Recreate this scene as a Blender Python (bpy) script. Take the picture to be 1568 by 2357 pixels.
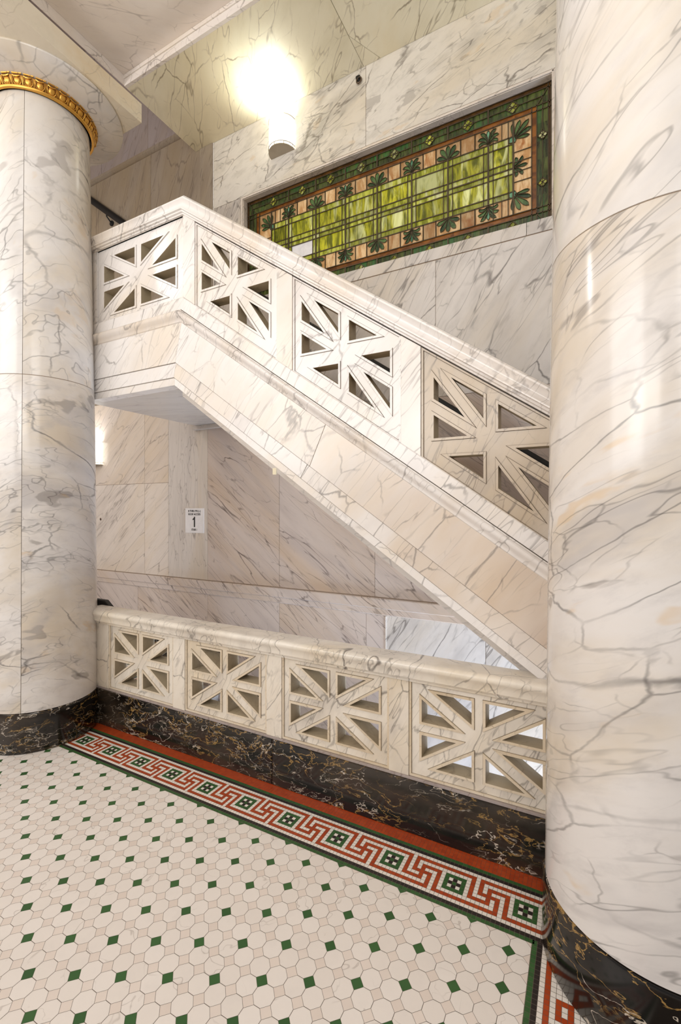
import bpy, math, random
from mathutils import Vector
from mathutils.geometry import delaunay_2d_cdt
random.seed(7)
for o in list(bpy.data.objects): bpy.data.objects.remove(o)
scene = bpy.context.scene
col = scene.collection

# ---------------------------------------------------------------- camera
IMW, IMH, FPX = 1568., 2357., 1048.
YAW = math.atan2(561, 1048)
CAM_H = 1.70
cd = bpy.data.cameras.new('camera')
cam = bpy.data.objects.new('camera', cd); col.objects.link(cam)
cam.location = (0, 0, CAM_H)
cam.rotation_euler = (math.pi/2, 0, YAW)
cd.sensor_fit = 'VERTICAL'; cd.sensor_height = 36.0
cd.lens = FPX/IMH*36.0
cd.shift_y = -6.5/IMH
cd.clip_start = 0.02
scene.camera = cam

# ---------------------------------------------------------------- world, lights, exposure
world = bpy.data.worlds.new('world'); scene.world = world; world.use_nodes = True
bg = world.node_tree.nodes['Background']
bg.inputs[0].default_value = (1.0, 0.985, 0.97, 1); bg.inputs[1].default_value = 0.30
vs = scene.view_settings
vs.view_transform = 'Standard'; vs.look = 'None'; vs.gamma = 1; vs.use_curve_mapping = False
vs.exposure = 0.0

def area(name, loc, target, size, power, color, size_y=None):
    l = bpy.data.lights.new(name, 'AREA'); l.energy = power; l.color = color
    l.size = size
    if size_y: l.shape = 'RECTANGLE'; l.size_y = size_y
    o = bpy.data.objects.new(name, l); col.objects.link(o); o.location = loc
    d = Vector(target)-Vector(loc); o.rotation_euler = d.to_track_quat('-Z', 'Y').to_euler()
    return o
def point(name, loc, power, color, r=0.05):
    l = bpy.data.lights.new(name, 'POINT'); l.energy = power; l.color = color; l.shadow_soft_size = r
    o = bpy.data.objects.new(name, l); col.objects.link(o); o.location = loc
    return o
# the hall's lamps hang behind and left of the camera; two fill lights are added
area('hall_light', (-4.9, -5.0, 4.4), (-2.4, 2.3, 1.6), 5.0, 265, (1.0, 0.985, 0.97), 3.6)
area('hall_light', (-5.1, 0.6, 4.95), (-1.2, 2.3, 2.0), 0.26, 24, (1.0, 0.975, 0.95), 0.6)
area('hall_light', (2.4, -3.6, 4.2), (-1.6, 2.3, 1.6), 2.6, 75, (1.0, 0.975, 0.94), 2.6)  # added fill from the right to brighten the left column
area('ceiling_fill', (-1.4, -3.2, 3.3), (-1.4, -1.6, 6.0), 2.4, 150, (1.0, 0.98, 0.95), 2.6)  # added unseen light aimed upwards to brighten the ceiling
# daylight entering the stairwell low down on the right
area('stairwell_daylight', (1.6, 2.75, -1.7), (-1.0, 3.59, 0.5), 0.9, 230, (0.60, 0.76, 1.0), 1.4)

# ---------------------------------------------------------------- materials
class NT:
    def __init__(s, name):
        s.m = bpy.data.materials.new(name); s.m.use_nodes = True
        s.t = s.m.node_tree; s.b = s.t.nodes['Principled BSDF']
    def n(s, typ, **kw):
        x = s.t.nodes.new(typ)
        for k, v in kw.items(): setattr(x, k, v)
        return x
    def l(s, a, b): s.t.links.new(a, b)
    def math(s, op, a, b=None, clamp=False):
        x = s.n('ShaderNodeMath', operation=op); x.use_clamp = clamp
        for i, v in enumerate((a, b)):
            if v is None: continue
            if isinstance(v, (int, float)): x.inputs[i].default_value = v
            else: s.l(v, x.inputs[i])
        return x.outputs[0]
    def rng(s, v, a, b, c=0., d=1.):
        x = s.n('ShaderNodeMapRange', interpolation_type='SMOOTHSTEP')
        s.l(v, x.inputs[0])
        for i, q in enumerate((a, b, c, d)): x.inputs[i+1].default_value = q
        return x.outputs[0]
    def mix(s, f, a, b, bt='MIX'):
        x = s.n('ShaderNodeMix', data_type='RGBA', blend_type=bt)
        if isinstance(f, (int, float)): x.inputs[0].default_value = f
        else: s.l(f, x.inputs[0])
        for i, v in ((6, a), (7, b)):
            if isinstance(v, tuple): x.inputs[i].default_value = (*v, 1)
            else: s.l(v, x.inputs[i])
        return x.outputs[2]
    def noise(s, vec, scale, detail=4, rough=.55, dist=0.):
        x = s.n('ShaderNodeTexNoise'); s.l(vec, x.inputs['Vector'])
        x.inputs['Scale'].default_value = scale; x.inputs['Detail'].default_value = detail
        x.inputs['Roughness'].default_value = rough; x.inputs['Distortion'].default_value = dist
        return x.outputs['Fac']
    def coords(s, rot=(0, 0, 0), scl=(1, 1, 1), slab=True):
        tc = s.n('ShaderNodeTexCoord'); v = tc.outputs['Object']
        s.slab = None
        if slab:
            at = s.n('ShaderNodeAttribute', attribute_name='slab')
            sp = s.n('ShaderNodeSeparateColor'); s.l(at.outputs['Color'], sp.inputs[0]); s.slab = sp
            cb = s.n('ShaderNodeCombineXYZ')
            s.l(s.math('MULTIPLY', sp.outputs[0], 31.), cb.inputs[0])
            s.l(s.math('MULTIPLY', sp.outputs[1], 23.), cb.inputs[1])
            s.l(s.math('MULTIPLY', sp.outputs[0], 17.), cb.inputs[2])
            ad = s.n('ShaderNodeVectorMath', operation='ADD'); s.l(v, ad.inputs[0]); s.l(cb.outputs[0], ad.inputs[1])
            v = ad.outputs[0]
        mp = s.n('ShaderNodeMapping'); s.l(v, mp.inputs[0]); mp.inputs['Rotation'].default_value = rot
        m2 = s.n('ShaderNodeMapping'); s.l(mp.outputs[0], m2.inputs[0]); m2.inputs['Scale'].default_value = scl
        return m2.outputs[0]

def srgb(r, g, b):
    f = lambda c: (c/255/12.92) if c/255 <= .04045 else ((c/255+.055)/1.055)**2.4
    return (f(r), f(g), f(b))

def marble(name, base, warm, grey, vein, rot=(0, 0, 0), scl=(1, 1, 1), s1=1.3, w1=.016, k1=.75,
           s2=4.5, w2=.03, k2=.4, cloud=1.1, wk=.6, gk=.35, rough=.2, stain=(172, 128, 92), blot=0.):
    t = NT(name); v = t.coords(rot, scl)
    wn = t.n('ShaderNodeTexNoise'); t.l(v, wn.inputs['Vector']); wn.inputs['Scale'].default_value = s1*1.4
    wn.inputs['Detail'].default_value = 5
    sc = t.n('ShaderNodeVectorMath', operation='SCALE'); t.l(wn.outputs['Color'], sc.inputs[0]); sc.inputs['Scale'].default_value = .26/s1
    ad = t.n('ShaderNodeVectorMath', operation='ADD'); t.l(v, ad.inputs[0]); t.l(sc.outputs[0], ad.inputs[1]); vw = ad.outputs[0]
    c1 = t.noise(v, cloud, 5, .6, .4); c2 = t.noise(vw, cloud*2.1, 4, .6)
    wf = t.math('MULTIPLY', t.rng(c1, .42, .68), wk)
    wf = t.math('ADD', wf, t.math('MULTIPLY', t.slab.outputs[2], .35), clamp=True)
    c = t.mix(wf, srgb(*base), srgb(*warm))
    c = t.mix(t.math('MULTIPLY', t.rng(c2, .5, .74), gk), c, srgb(*grey))
    # strong iron stain only on the slabs that have it
    sf = t.math('MULTIPLY', t.rng(t.noise(v, 1.1, 4, .6), .30, .66), t.slab.outputs[2])
    c = t.mix(t.math('MULTIPLY', sf, .75, True), c, srgb(*stain))
    def ridge(vec, s, w, det, ru):
        n = t.noise(vec, s, det*.62, ru)
        a = t.math('ABSOLUTE', t.math('SUBTRACT', n, .5))
        return t.rng(a, w, 0.)
    def crack(vec, sc, w):
        x = t.n('ShaderNodeTexVoronoi', feature='DISTANCE_TO_EDGE'); t.l(vec, x.inputs['Vector']); x.inputs['Scale'].default_value = sc
        return t.rng(x.outputs['Distance'], w, 0.)
    jit = t.n('ShaderNodeTexNoise'); t.l(v, jit.inputs['Vector']); jit.inputs['Scale'].default_value = s2*1.6; jit.inputs['Detail'].default_value = 4
    js = t.n('ShaderNodeVectorMath', operation='SCALE'); t.l(jit.outputs['Color'], js.inputs[0]); js.inputs['Scale'].default_value = .28/s2
    ja = t.n('ShaderNodeVectorMath', operation='ADD'); t.l(vw, ja.inputs[0]); t.l(js.outputs[0], ja.inputs[1]); vj = ja.outputs[0]
    m1 = t.rng(t.noise(v, s1*.7, 2, .5), .44, .60)
    wmod = t.rng(t.noise(v, s1*2.3, 3, .5), .35, .7, .25, 1.)
    r1 = t.math('MULTIPLY', t.math('MULTIPLY', ridge(vj, s1*.9, w1*.62, 2.5, .45), t.math('MULTIPLY', m1, wmod)), k1)
    m2 = t.rng(t.noise(v, s1*1.3+1., 3, .5), .42, .62)
    r2 = t.math('MULTIPLY', t.math('MULTIPLY', crack(vj, s2*.5, w2*.75), m2), k2*.95)
    h1 = t.math('MULTIPLY', t.math('MULTIPLY', ridge(vj, s1*.8, w1*5, 2.5, .45), m1), k1*.3)
    lv = t.n('ShaderNodeMapping'); t.l(v, lv.inputs[0]); lv.inputs['Scale'].default_value = (.45, 1, 1.15)
    r4 = t.math('MULTIPLY', t.math('MULTIPLY', crack(vj, s2*1.25, w2*1.3), t.rng(t.noise(v, s1*1.9+2., 3, .6), .46, .66)), k2*.6)
    r3 = t.math('MULTIPLY', t.math('MULTIPLY', ridge(lv.outputs[0], s2*1.5, w2*.9, 3, .55), t.rng(c2, .42, .62)), k2*.8)
    if blot:
        c = t.mix(t.math('MULTIPLY', t.rng(t.noise(vj, s1*2.4, 3, .5), .655, .685), blot), c, srgb(136, 127, 120))
        c = t.mix(t.math('MULTIPLY', t.rng(t.noise(vj, s1*1.5+.7, 4, .6), .64, .70), blot*.75), c, srgb(216, 180, 126))
    mo = t.rng(t.noise(vj, s2*2.2, 5, .65), .45, .75)
    c = t.mix(t.math('MULTIPLY', mo, gk*.45), c, srgb(*grey))
    c = t.mix(r4, c, srgb(*vein)); c = t.mix(h1, c, srgb(*grey)); c = t.mix(r3, c, srgb(*vein)); c = t.mix(r2, c, srgb(*vein)); c = t.mix(r1, c, srgb(*vein))
    t.l(c, t.b.inputs['Base Color']); t.b.inputs['Roughness'].default_value = rough
    t.b.inputs['Specular IOR Level'].default_value = .5
    return t.m

M = {}
M['column'] = marble('column_marble', (230, 226, 222), (222, 208, 186), (192, 188, 187), (98, 94, 92), rot=(.1, .75, .3), scl=(.5, .8, 1.3), s1=1.2, w1=.012, k1=.95, s2=4.0, w2=.02, k2=.6, rough=.15, wk=.8, gk=.6, blot=.35)
M['column_low'] = marble('column_marble_low', (228, 223, 219), (212, 197, 174), (184, 179, 178), (90, 86, 84), rot=(.2, .45, .5), scl=(.45, .7, 1.5), s1=1.4, w1=.012, k1=.95, s2=4.6, w2=.02, k2=.65, rough=.17, wk=.8, gk=.75, blot=.55)
M['stair'] = marble('stair_marble', (235, 230, 226), (226, 210, 188), (205, 199, 196), (110, 102, 98), rot=(.1, .85, .1), scl=(.5, 1, 1.5), s1=1.6, w1=.013, k1=.8, s2=5.0, w2=.022, k2=.6, rough=.2, stain=(176, 140, 102))
M['stair_veined'] = marble('veined_stair_marble', (198, 186, 171), (186, 166, 138), (158, 148, 140), (66, 60, 58), rot=(.1, 1.05, .1), scl=(.6, 1, 1.4), s1=2.6, w1=.022, k1=1., s2=5.5, w2=.018, k2=.55, rough=.26, wk=.8, stain=(176, 140, 102))
M['rail'] = marble('rail_marble', (235, 227, 214), (222, 205, 176), (184, 175, 164), (90, 80, 72), rot=(.1, 1.1, .1), scl=(.6, 1, 1.3), s1=2.6, w1=.016, k1=.9, s2=6.5, w2=.024, k2=.65, rough=.28, gk=.6, wk=.8)
M['trim'] = marble('worn_edge_marble', (226, 212, 190), (212, 191, 157), (188, 170, 146), (130, 110, 84), s1=4., w1=.014, k1=.5, s2=9., w2=.02, k2=.4, rough=.4, wk=.8)
M['wall'] = marble('wall_marble', (212, 198, 188), (206, 182, 156), (170, 156, 150), (78, 64, 58), rot=(0, -.66, 0), scl=(.3, 1, 1.6), s1=2.4, w1=.013, k1=.85, s2=6.0, w2=.022, k2=.7, rough=.2, wk=.7)
M['wall_left'] = marble('wall_marble_warm', (228, 216, 204), (222, 202, 174), (184, 172, 164), (124, 110, 100), rot=(0, .72, 0), scl=(.3, 1, 1.5), s1=2.2, w1=.012, k1=.6, s2=6.0, w2=.024, k2=.6, rough=.18, wk=.7)
M['wall_grain'] = marble('wall_marble_vertical', (218, 208, 198), (208, 190, 166), (178, 168, 160), (120, 106, 96), rot=(0, 0, 0), scl=(2.6, 1, .3), s1=2.0, w1=.012, k1=.5, s2=6, w2=.022, k2=.6, rough=.25)
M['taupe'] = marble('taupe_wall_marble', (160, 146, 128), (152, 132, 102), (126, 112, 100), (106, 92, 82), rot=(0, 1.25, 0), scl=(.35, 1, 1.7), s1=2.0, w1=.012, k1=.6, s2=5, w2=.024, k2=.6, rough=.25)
M['wall_up'] = marble('upper_wall_marble', (224, 217, 210), (214, 199, 176), (178, 171, 165), (92, 84, 78), rot=(0, 1.0, 0), scl=(.42, 1, 1.25), s1=1.9, w1=.014, k1=.85, s2=5.0, w2=.024, k2=.8, rough=.18, gk=.7)
M['wall_head'] = marble('upper_wall_marble_brecciated', (226, 219, 208), (216, 201, 174), (176, 169, 158), (104, 94, 85), rot=(0, .35, 0), scl=(.6, 1, 1.25), s1=2.4, w1=.018, k1=.8, s2=5.0, w2=.022, k2=.8, rough=.2, gk=.85, blot=.4)
M['ceil'] = marble('ceiling_marble', (242, 234, 208), (230, 214, 174), (206, 196, 162), (122, 102, 70), rot=(0, 0, .75), scl=(.5, 1.2, 1), s1=1.8, w1=.012, k1=.8, s2=4.6, w2=.018, k2=.75, rough=.38)
M['ceil2'] = marble('upper_ceiling_marble', (238, 229, 221), (230, 215, 196), (204, 193, 187), (124, 110, 102), rot=(0, 0, -.7), scl=(.5, 1.2, 1), s1=1.9, w1=.010, k1=.7, s2=5.2, w2=.018, k2=.6, rough=.26)
M['beam'] = marble('beam_marble', (230, 220, 200), (222, 200, 162), (196, 186, 166), (130, 116, 92), rot=(0, .4, .4), s1=1.3, w1=.008, k1=.5, s2=4.2, w2=.014, k2=.35, rough=.25, wk=.8)
M['purple'] = marble('mauve_wall_marble', (166, 154, 150), (160, 144, 130), (138, 126, 122), (104, 88, 82), rot=(0, 1.1, 0), scl=(.35, 1, 1.6), s1=1.9, w1=.012, k1=.75, s2=5, w2=.02, k2=.55)
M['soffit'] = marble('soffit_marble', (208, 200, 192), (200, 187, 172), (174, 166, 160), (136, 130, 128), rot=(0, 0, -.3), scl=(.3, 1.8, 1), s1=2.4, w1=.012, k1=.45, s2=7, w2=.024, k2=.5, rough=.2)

def black_marble():
    t = NT('black_gold_marble'); v = t.coords((0.1, .12, 0), (.75, .75, 1.5))
    wn = t.n('ShaderNodeTexNoise'); t.l(v, wn.inputs['Vector']); wn.inputs['Scale'].default_value = 5; wn.inputs['Detail'].default_value = 4
    sc = t.n('ShaderNodeVectorMath', operation='SCALE'); t.l(wn.outputs['Color'], sc.inputs[0]); sc.inputs['Scale'].default_value = .22
    ad = t.n('ShaderNodeVectorMath', operation='ADD'); t.l(v, ad.inputs[0]); t.l(sc.outputs[0], ad.inputs[1]); vw = ad.outputs[0]
    c = t.mix(t.rng(t.noise(v, 2.2, 4, .6), .4, .72), srgb(14, 11, 9), srgb(62, 52, 42))
    def ridge(s, w, det): return t.rng(t.math('ABSOLUTE', t.math('SUBTRACT', t.noise(vw, s, det, .55), .5)), w, 0.)
    m = t.rng(t.noise(v, 3.1, 3, .5), .40, .56); mm = t.rng(t.noise(v, 4.3, 2, .5), .46, .56)
    g = t.math('MULTIPLY', t.math('MULTIPLY', ridge(8.5, .018, 5), m), .9)
    w = t.math('MULTIPLY', t.math('MULTIPLY', ridge(5.2, .009, 4), mm), .95)
    w2 = t.math('MULTIPLY', t.math('MULTIPLY', ridge(9., .010, 4), t.rng(t.noise(v, 2.4, 2, .5), .46, .58)), .8)
    c = t.mix(g, c, srgb(166, 132, 76)); c = t.mix(w2, c, srgb(176, 164, 148)); c = t.mix(w, c, srgb(212, 200, 184))
    t.l(c, t.b.inputs['Base Color']); t.b.inputs['Roughness'].default_value = .14
    return t.m
M['black'] = black_marble()

def tile(name, a, b, rough=.38, vein=None):
    t = NT(name); v = t.coords()
    c = t.mix(t.slab.outputs[0], srgb(*a), srgb(*b))
    c = t.mix(t.math('MULTIPLY', t.rng(t.noise(v, 9, 3, .6), .5, .8), .35), c, srgb(*[int(x*.94) for x in a]))
    if vein:
        r = t.rng(t.math('ABSOLUTE', t.math('SUBTRACT', t.noise(v, 5.5, 3, .5, .6), .5)), .010, 0.)
        c = t.mix(t.math('MULTIPLY', t.math('MULTIPLY', r, t.rng(t.noise(v, 4., 2, .5), .5, .62)), .5), c, srgb(*vein))
    t.l(c, t.b.inputs['Base Color']); t.b.inputs['Roughness'].default_value = rough
    return t.m
M['t_white'] = tile('tile_white', (243, 236, 229), (238, 230, 222), .35, (176, 164, 154))
M['t_small'] = tile('tile_cream', (238, 226, 216), (232, 219, 208), .35)
M['t_border'] = tile('tile_border_white', (246, 239, 230), (238, 230, 220), .4)
M['t_green'] = tile('tile_green', (58, 102, 52), (48, 90, 44))
M['t_black'] = tile('tile_black', (48, 38, 36), (38, 30, 30))
M['t_red'] = tile('tile_red', (186, 76, 30), (170, 64, 24))
M['grout'] = tile('grout', (134, 120, 108), (126, 112, 100), .8)

def plain(name, c, rough=.5, metal=0., em=None, es=0.):
    t = NT(name); v = t.coords(slab=False)
    cc = t.mix(t.math('MULTIPLY', t.rng(t.noise(v, 14, 3, .6), .4, .7), .18), srgb(*c), srgb(*[int(x*.86) for x in c]))
    t.l(cc, t.b.inputs['Base Color']); t.b.inputs['Roughness'].default_value = rough; t.b.inputs['Metallic'].default_value = metal
    if em:
        t.b.inputs['Emission Color'].default_value = (*srgb(*em), 1); t.b.inputs['Emission Strength'].default_value = es
    return t.m
M['gold'] = plain('gilding', (222, 168, 78), .32, .75)
M['gold_d'] = plain('gilding_recess', (150, 100, 40), .45, .6)
M['iron'] = plain('black_iron', (10, 9, 9), .5)
M['sawn_shade'] = marble('shaded_sawn_marble', (182, 168, 142), (166, 148, 116), (150, 136, 112), (104, 90, 72), s1=4., s2=9., k1=.3, k2=.3, rough=.6, wk=.8)  # hole sides: dusty sawn stone, browned further to carry the openings' shade
M['lead'] = plain('lead_came', (84, 72, 54), .45, .5)
M['nickel'] = plain('nickel', (176, 166, 150), .3, .8)
M['chrome'] = plain('dark_chrome', (120, 104, 92), .2, .9)
M['paper'] = plain('sign_plastic', (236, 231, 228), .4)
M['ink'] = plain('sign_ink', (16, 14, 14), .5)
M['ivory'] = plain('ivory_plastic', (226, 214, 184), .5)
M['groutline'] = plain('joint_mortar', (150, 128, 106), .8)
M['shade'] = plain('lit_opal_glass', (250, 250, 246), .3, 0, (255, 254, 242), 2.6)
M['dark_joint'] = plain('dark_joint_line', (104, 88, 70), .8)  # dark line colour for joints and outlines of the hole frames

def glass(name, a, b, es=.34, stretch=(9, 9, 1.6), c3=None, var=0.):
    t = NT(name); v = t.coords((0, 0, 0), stretch)
    f = t.rng(t.noise(v, 3.0, 5, .65, .7), .38, .62)
    c = t.mix(f, srgb(*a), srgb(*b))
    if c3:
        pale = t.math('MULTIPLY', t.rng(t.slab.outputs[0], .45, 1.), var)
        q = t.math('ADD', t.noise(v, 1.7, 4, .6, 1.0), t.math('MULTIPLY', pale, .22))
        c = t.mix(t.rng(q, .54, .76), c, srgb(*c3))
    c = t.mix(t.math('MULTIPLY', t.rng(t.slab.outputs[1], .2, 1), .5), c, srgb(*[int(x*.55) for x in a]))
    t.l(c, t.b.inputs['Base Color']); t.l(c, t.b.inputs['Emission Color'])
    t.b.inputs['Emission Strength'].default_value = es; t.b.inputs['Roughness'].default_value = .18
    return t.m
M['g_lime'] = glass('glass_yellow_green', (84, 88, 10), (178, 174, 40), .32, (7, 9, 1.3), (214, 216, 150), .9)
M['g_strip'] = glass('glass_lime_strip', (112, 116, 22), (182, 184, 74), .24, (9, 9, 1.6), (198, 198, 150), .6)
M['g_orange'] = glass('glass_amber', (92, 50, 10), (136, 82, 26), .22, (2, 9, 4))
M['g_peach'] = glass('glass_peach', (184, 138, 86), (218, 186, 140), .22, (7, 7, 2), (156, 92, 34), .3)
M['g_green'] = glass('glass_green_border', (36, 40, 14), (82, 92, 42), .2, (12, 9, 1.6), (50, 100, 48), .6)
M['g_dark'] = glass('glass_dark_green', (36, 62, 34), (86, 112, 62), .22, (5, 5, 3))
M['g_teal'] = glass('glass_teal', (60, 120, 86), (118, 164, 130), .24, (5, 5, 3))
M['g_brown'] = glass('glass_brown', (60, 38, 12), (96, 62, 24), .18, (3, 9, 5))
M['g_clear'] = glass('glass_clear_pane', (206, 202, 200), (216, 212, 210), .3, (3, 3, 3))

# ---------------------------------------------------------------- mesh helpers
class MB:
    def __init__(s): s.v = []; s.f = []; s.mi = []; s.sl = []; s.mats = []
    def mat(s, key):
        m = M[key]
        if m not in s.mats: s.mats.append(m)
        return s.mats.index(m)
    def face(s, pts, m, sl):
        b = len(s.v); s.v += [tuple(p) for p in pts]; s.f.append(list(range(b, b+len(pts)))); s.mi.append(s.mat(m)); s.sl.append(sl)
    def idx(s, verts, faces, m, sl):
        b = len(s.v); s.v += [tuple(p) for p in verts]
        k = s.mat(m)
        for f in faces: s.f.append([b+i for i in f]); s.mi.append(k); s.sl.append(sl)
    def box(s, x0, x1, y0, y1, z0, z1, m, sl=None):
        sl = sl or slab()
        v = [(x, y, z) for x in (x0, x1) for y in (y0, y1) for z in (z0, z1)]
        s.idx(v, [(0, 1, 3, 2), (4, 6, 7, 5), (0, 4, 5, 1), (2, 3, 7, 6), (0, 2, 6, 4), (1, 5, 7, 3)], m, sl)
    def prism(s, poly, y0, y1, m, sl=None):
        """poly: (x, z) outline, extruded along y"""
        sl = sl or slab(); n = len(poly)
        v = [(x, y0, z) for x, z in poly]+[(x, y1, z) for x, z in poly]
        f = [tuple(range(n)), tuple(range(2*n-1, n-1, -1))]+[(i, i+n, (i+1) % n+n, (i+1) % n) for i in range(n)]
        s.idx(v, f, m, sl)
    def revolve(s, prof, cx, cy, m, n=96, sl=None, a0=0., a1=2*math.pi):
        sl = sl or slab(); full = abs(a1-a0-2*math.pi) < 1e-6; k = n if full else n+1
        v = []
        for j in range(k):
            a = a0+(a1-a0)*j/n
            for r, z in prof: v.append((cx+r*math.cos(a), cy+r*math.sin(a), z))
        L = len(prof); f = []
        for j in range(n):
            j2 = (j+1) % k
            for i in range(L-1): f.append((j*L+i, j2*L+i, j2*L+i+1, j*L+i+1))
        s.idx(v, f, m, sl)
    def sweep_x(s, prof, path, m, sl=None):
        """prof: closed (y, z) section; path: list of (x, dz) stations (mitred vertically)"""
        sl = sl or slab(); n = len(prof); v = []
        for x, dz in path:
            for y, z in prof: v.append((x, y, z+dz))
        f = []
        for j in range(len(path)-1):
            for i in range(n):
                f.append((j*n+i, j*n+(i+1) % n, (j+1)*n+(i+1) % n, (j+1)*n+i))
        f.append(tuple(range(n-1, -1, -1))); f.append(tuple((len(path)-1)*n+i for i in range(n)))
        s.idx(v, f, m, sl)
    def tube(s, pts, r, m, n=12, sl=None, ry=None):
        sl = sl or slab(); v = []; P = [Vector(p) for p in pts]
        for i, p in enumerate(P):
            d = (P[min(i+1, len(P)-1)]-P[max(i-1, 0)]).normalized()
            a = d.cross(Vector((0, 0, 1)))
            if a.length < 1e-4: a = Vector((1, 0, 0))
            a.normalize(); b = a.cross(d).normalized()
            for k in range(n):
                t = 2*math.pi*k/n; v.append(p+a*math.cos(t)*r+b*math.sin(t)*(ry or r))
        f = [(j*n+i, j*n+(i+1) % n, (j+1)*n+(i+1) % n, (j+1)*n+i) for j in range(len(P)-1) for i in range(n)]
        f.append(tuple(range(n-1, -1, -1))); f.append(tuple((len(P)-1)*n+i for i in range(n)))
        s.idx(v, f, m, sl)

def slab(warm=0.): return (random.random(), random.random(), warm, 1.)

def build(name, mb, parent=None, smooth=False, bevel=0., origin=None, **props):
    pl = Vector((0, 0, 0)); q = parent
    while q is not None: pl += q.location; q = q.parent
    if origin is None: origin = pl
    origin = Vector(origin)
    me = bpy.data.meshes.new(name)
    me.from_pydata([tuple(Vector(v)-origin) for v in mb.v], [], mb.f)
    for m in mb.mats: me.materials.append(m)
    me.polygons.foreach_set('material_index', mb.mi)
    at = me.attributes.new('slab', 'FLOAT_COLOR', 'CORNER')
    d = []
    for p, sl in zip(me.polygons, mb.sl):
        if sl[3] > 1.5:     # a slab whose iron stain deepens along its length
            for vi in p.vertices:
                x = mb.v[vi][0]; d += [sl[0], sl[1], sl[2]*min(1, max(0, (x+1.45)/1.45)*.9), 1.]
        else: d += list(sl)*p.loop_total
    at.data.foreach_set('color', d)
    me.validate()
    o = bpy.data.objects.new(name, me); col.objects.link(o)
    import bmesh
    bm = bmesh.new(); bm.from_mesh(me); bmesh.ops.remove_doubles(bm, verts=bm.verts, dist=1e-6) if smooth else None
    if not props.get('flat'): bmesh.ops.recalc_face_normals(bm, faces=bm.faces)
    bm.to_mesh(me); bm.free()
    if smooth:
        me.polygons.foreach_set('use_smooth', [True]*len(me.polygons))
        me.set_sharp_from_angle(angle=math.radians(35))
    o.parent = parent; o.location = origin-pl
    if bevel:
        md = o.modifiers.new('bevel', 'BEVEL'); md.width = bevel; md.segments = 2; md.limit_method = 'ANGLE'; md.angle_limit = math.radians(40)
    for k, v in props.items():
        if k != 'flat': o[k] = v
    return o
def thing(name, loc, label=None, category=None, group=None, kind=None):
    o = bpy.data.objects.new(name, None); col.objects.link(o); o.location = loc; o.empty_display_size = .1
    for k, v in (('label', label), ('category', category), ('group', group), ('kind', kind)):
        if v: o[k] = v
    return o
def copy_tree(o, parent=None):
    c = o.copy(); col.objects.link(c); c.parent = parent
    for ch in [x for x in bpy.data.objects if x.parent == o]: copy_tree(ch, c)
    return c

# ================================================================ FLOOR
G = .0014
def clip(poly, a, b, c):      # keep a*x+b*y<=c
    out = []
    for i in range(len(poly)):
        p, q = poly[i], poly[(i+1) % len(poly)]
        dp = a*p[0]+b*p[1]-c; dq = a*q[0]+b*q[1]-c
        if dp <= 0: out.append(p)
        if dp*dq < 0:
            t = dp/(dp-dq); out.append((p[0]+t*(q[0]-p[0]), p[1]+t*(q[1]-p[1])))
    return out
def shrink(poly, cx, cy, d):
    out = []
    for x, y in poly:
        L = math.hypot(x-cx, y-cy) or 1; k = max(0, (L-d*1.3)/L); out.append((cx+(x-cx)*k, cy+(y-cy)*k))
    return out
fl = MB()
PT = .0768; HD = .0262
def field(x0, x1, y0, y1):
    i0 = int((x0+.257)/PT)-2; i1 = int((x1+.257)/PT)+2; j0 = int((y0-1.851)/PT)-2; j1 = int((y1-1.851)/PT)+2
    for i in range(i0, i1):
        for j in range(j0, j1):
            X = -.257+i*PT; Y = 1.851+j*PT
            for kind in (0, 1):
                if kind == 0:
                    cx, cy = X, Y; h = HD-G; P = [(cx-h, cy), (cx, cy-h), (cx+h, cy), (cx, cy+h)]
                    m = 't_green' if (i % 2 == 0 and (i//2+j) % 2 == 0) else 't_small'
                else:
                    cx, cy = X+PT/2, Y+PT/2; a = PT/2-G*.7; b = PT/2-HD+G*.5
                    P = [(cx-b, cy-a), (cx+b, cy-a), (cx+a, cy-b), (cx+a, cy+b), (cx+b, cy+a), (cx-b, cy+a), (cx-a, cy+b), (cx-a, cy-b)]
                    m = 't_white'
                P = clip(clip(clip(clip(P, 1, 0, x1-G), -1, 0, -x0-G), 0, 1, y1-G), 0, -1, -y0-G)
                if len(P) >= 3: fl.face([(x, y, 0) for x, y in P], m, slab())
field(-5.2, -.180, -.6, 1.925)
field(-5.2, -3.70, 2.48, 3.50)
C = .0188
# border along the balustrade: 15 rows below the red band, motif every 16 tiles
def key(cx, r):
    """cx 0..15 from the left edge of the green block, r row from the balustrade side"""
    if r == 0 or r == 14: return 't_green'
    if r == 1 or r == 13: return 't_black'
    if r in (2, 12): return 't_border'
    if cx < 5 and 5 <= r <= 9:
        if cx in (0, 4) or r in (5, 9): return 't_green'
        if (cx, r) == (2, 7): return 't_green'
        if cx == 2 or r == 7: return 't_black'
        return 't_border'
    red = (r == 3 and (cx >= 8 or cx <= 6)) or (cx == 6 and 3 <= r <= 9) or (r == 9 and 6 <= cx <= 10) or (cx == 10 and 5 <= r <= 9) \
        or (r == 5 and 10 <= cx <= 14) or (cx == 14 and 5 <= r <= 11) or (r == 11 and (cx >= 14 or cx <= 12)) or (cx == 12 and 7 <= r <= 11) \
        or (r == 7 and 8 <= cx <= 12) or (cx == 8 and 3 <= r <= 7)
    return 't_red' if red else 't_border'
CX = .3018/16; XB = -.2185-2.5*CX
YT = 2.207
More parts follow.
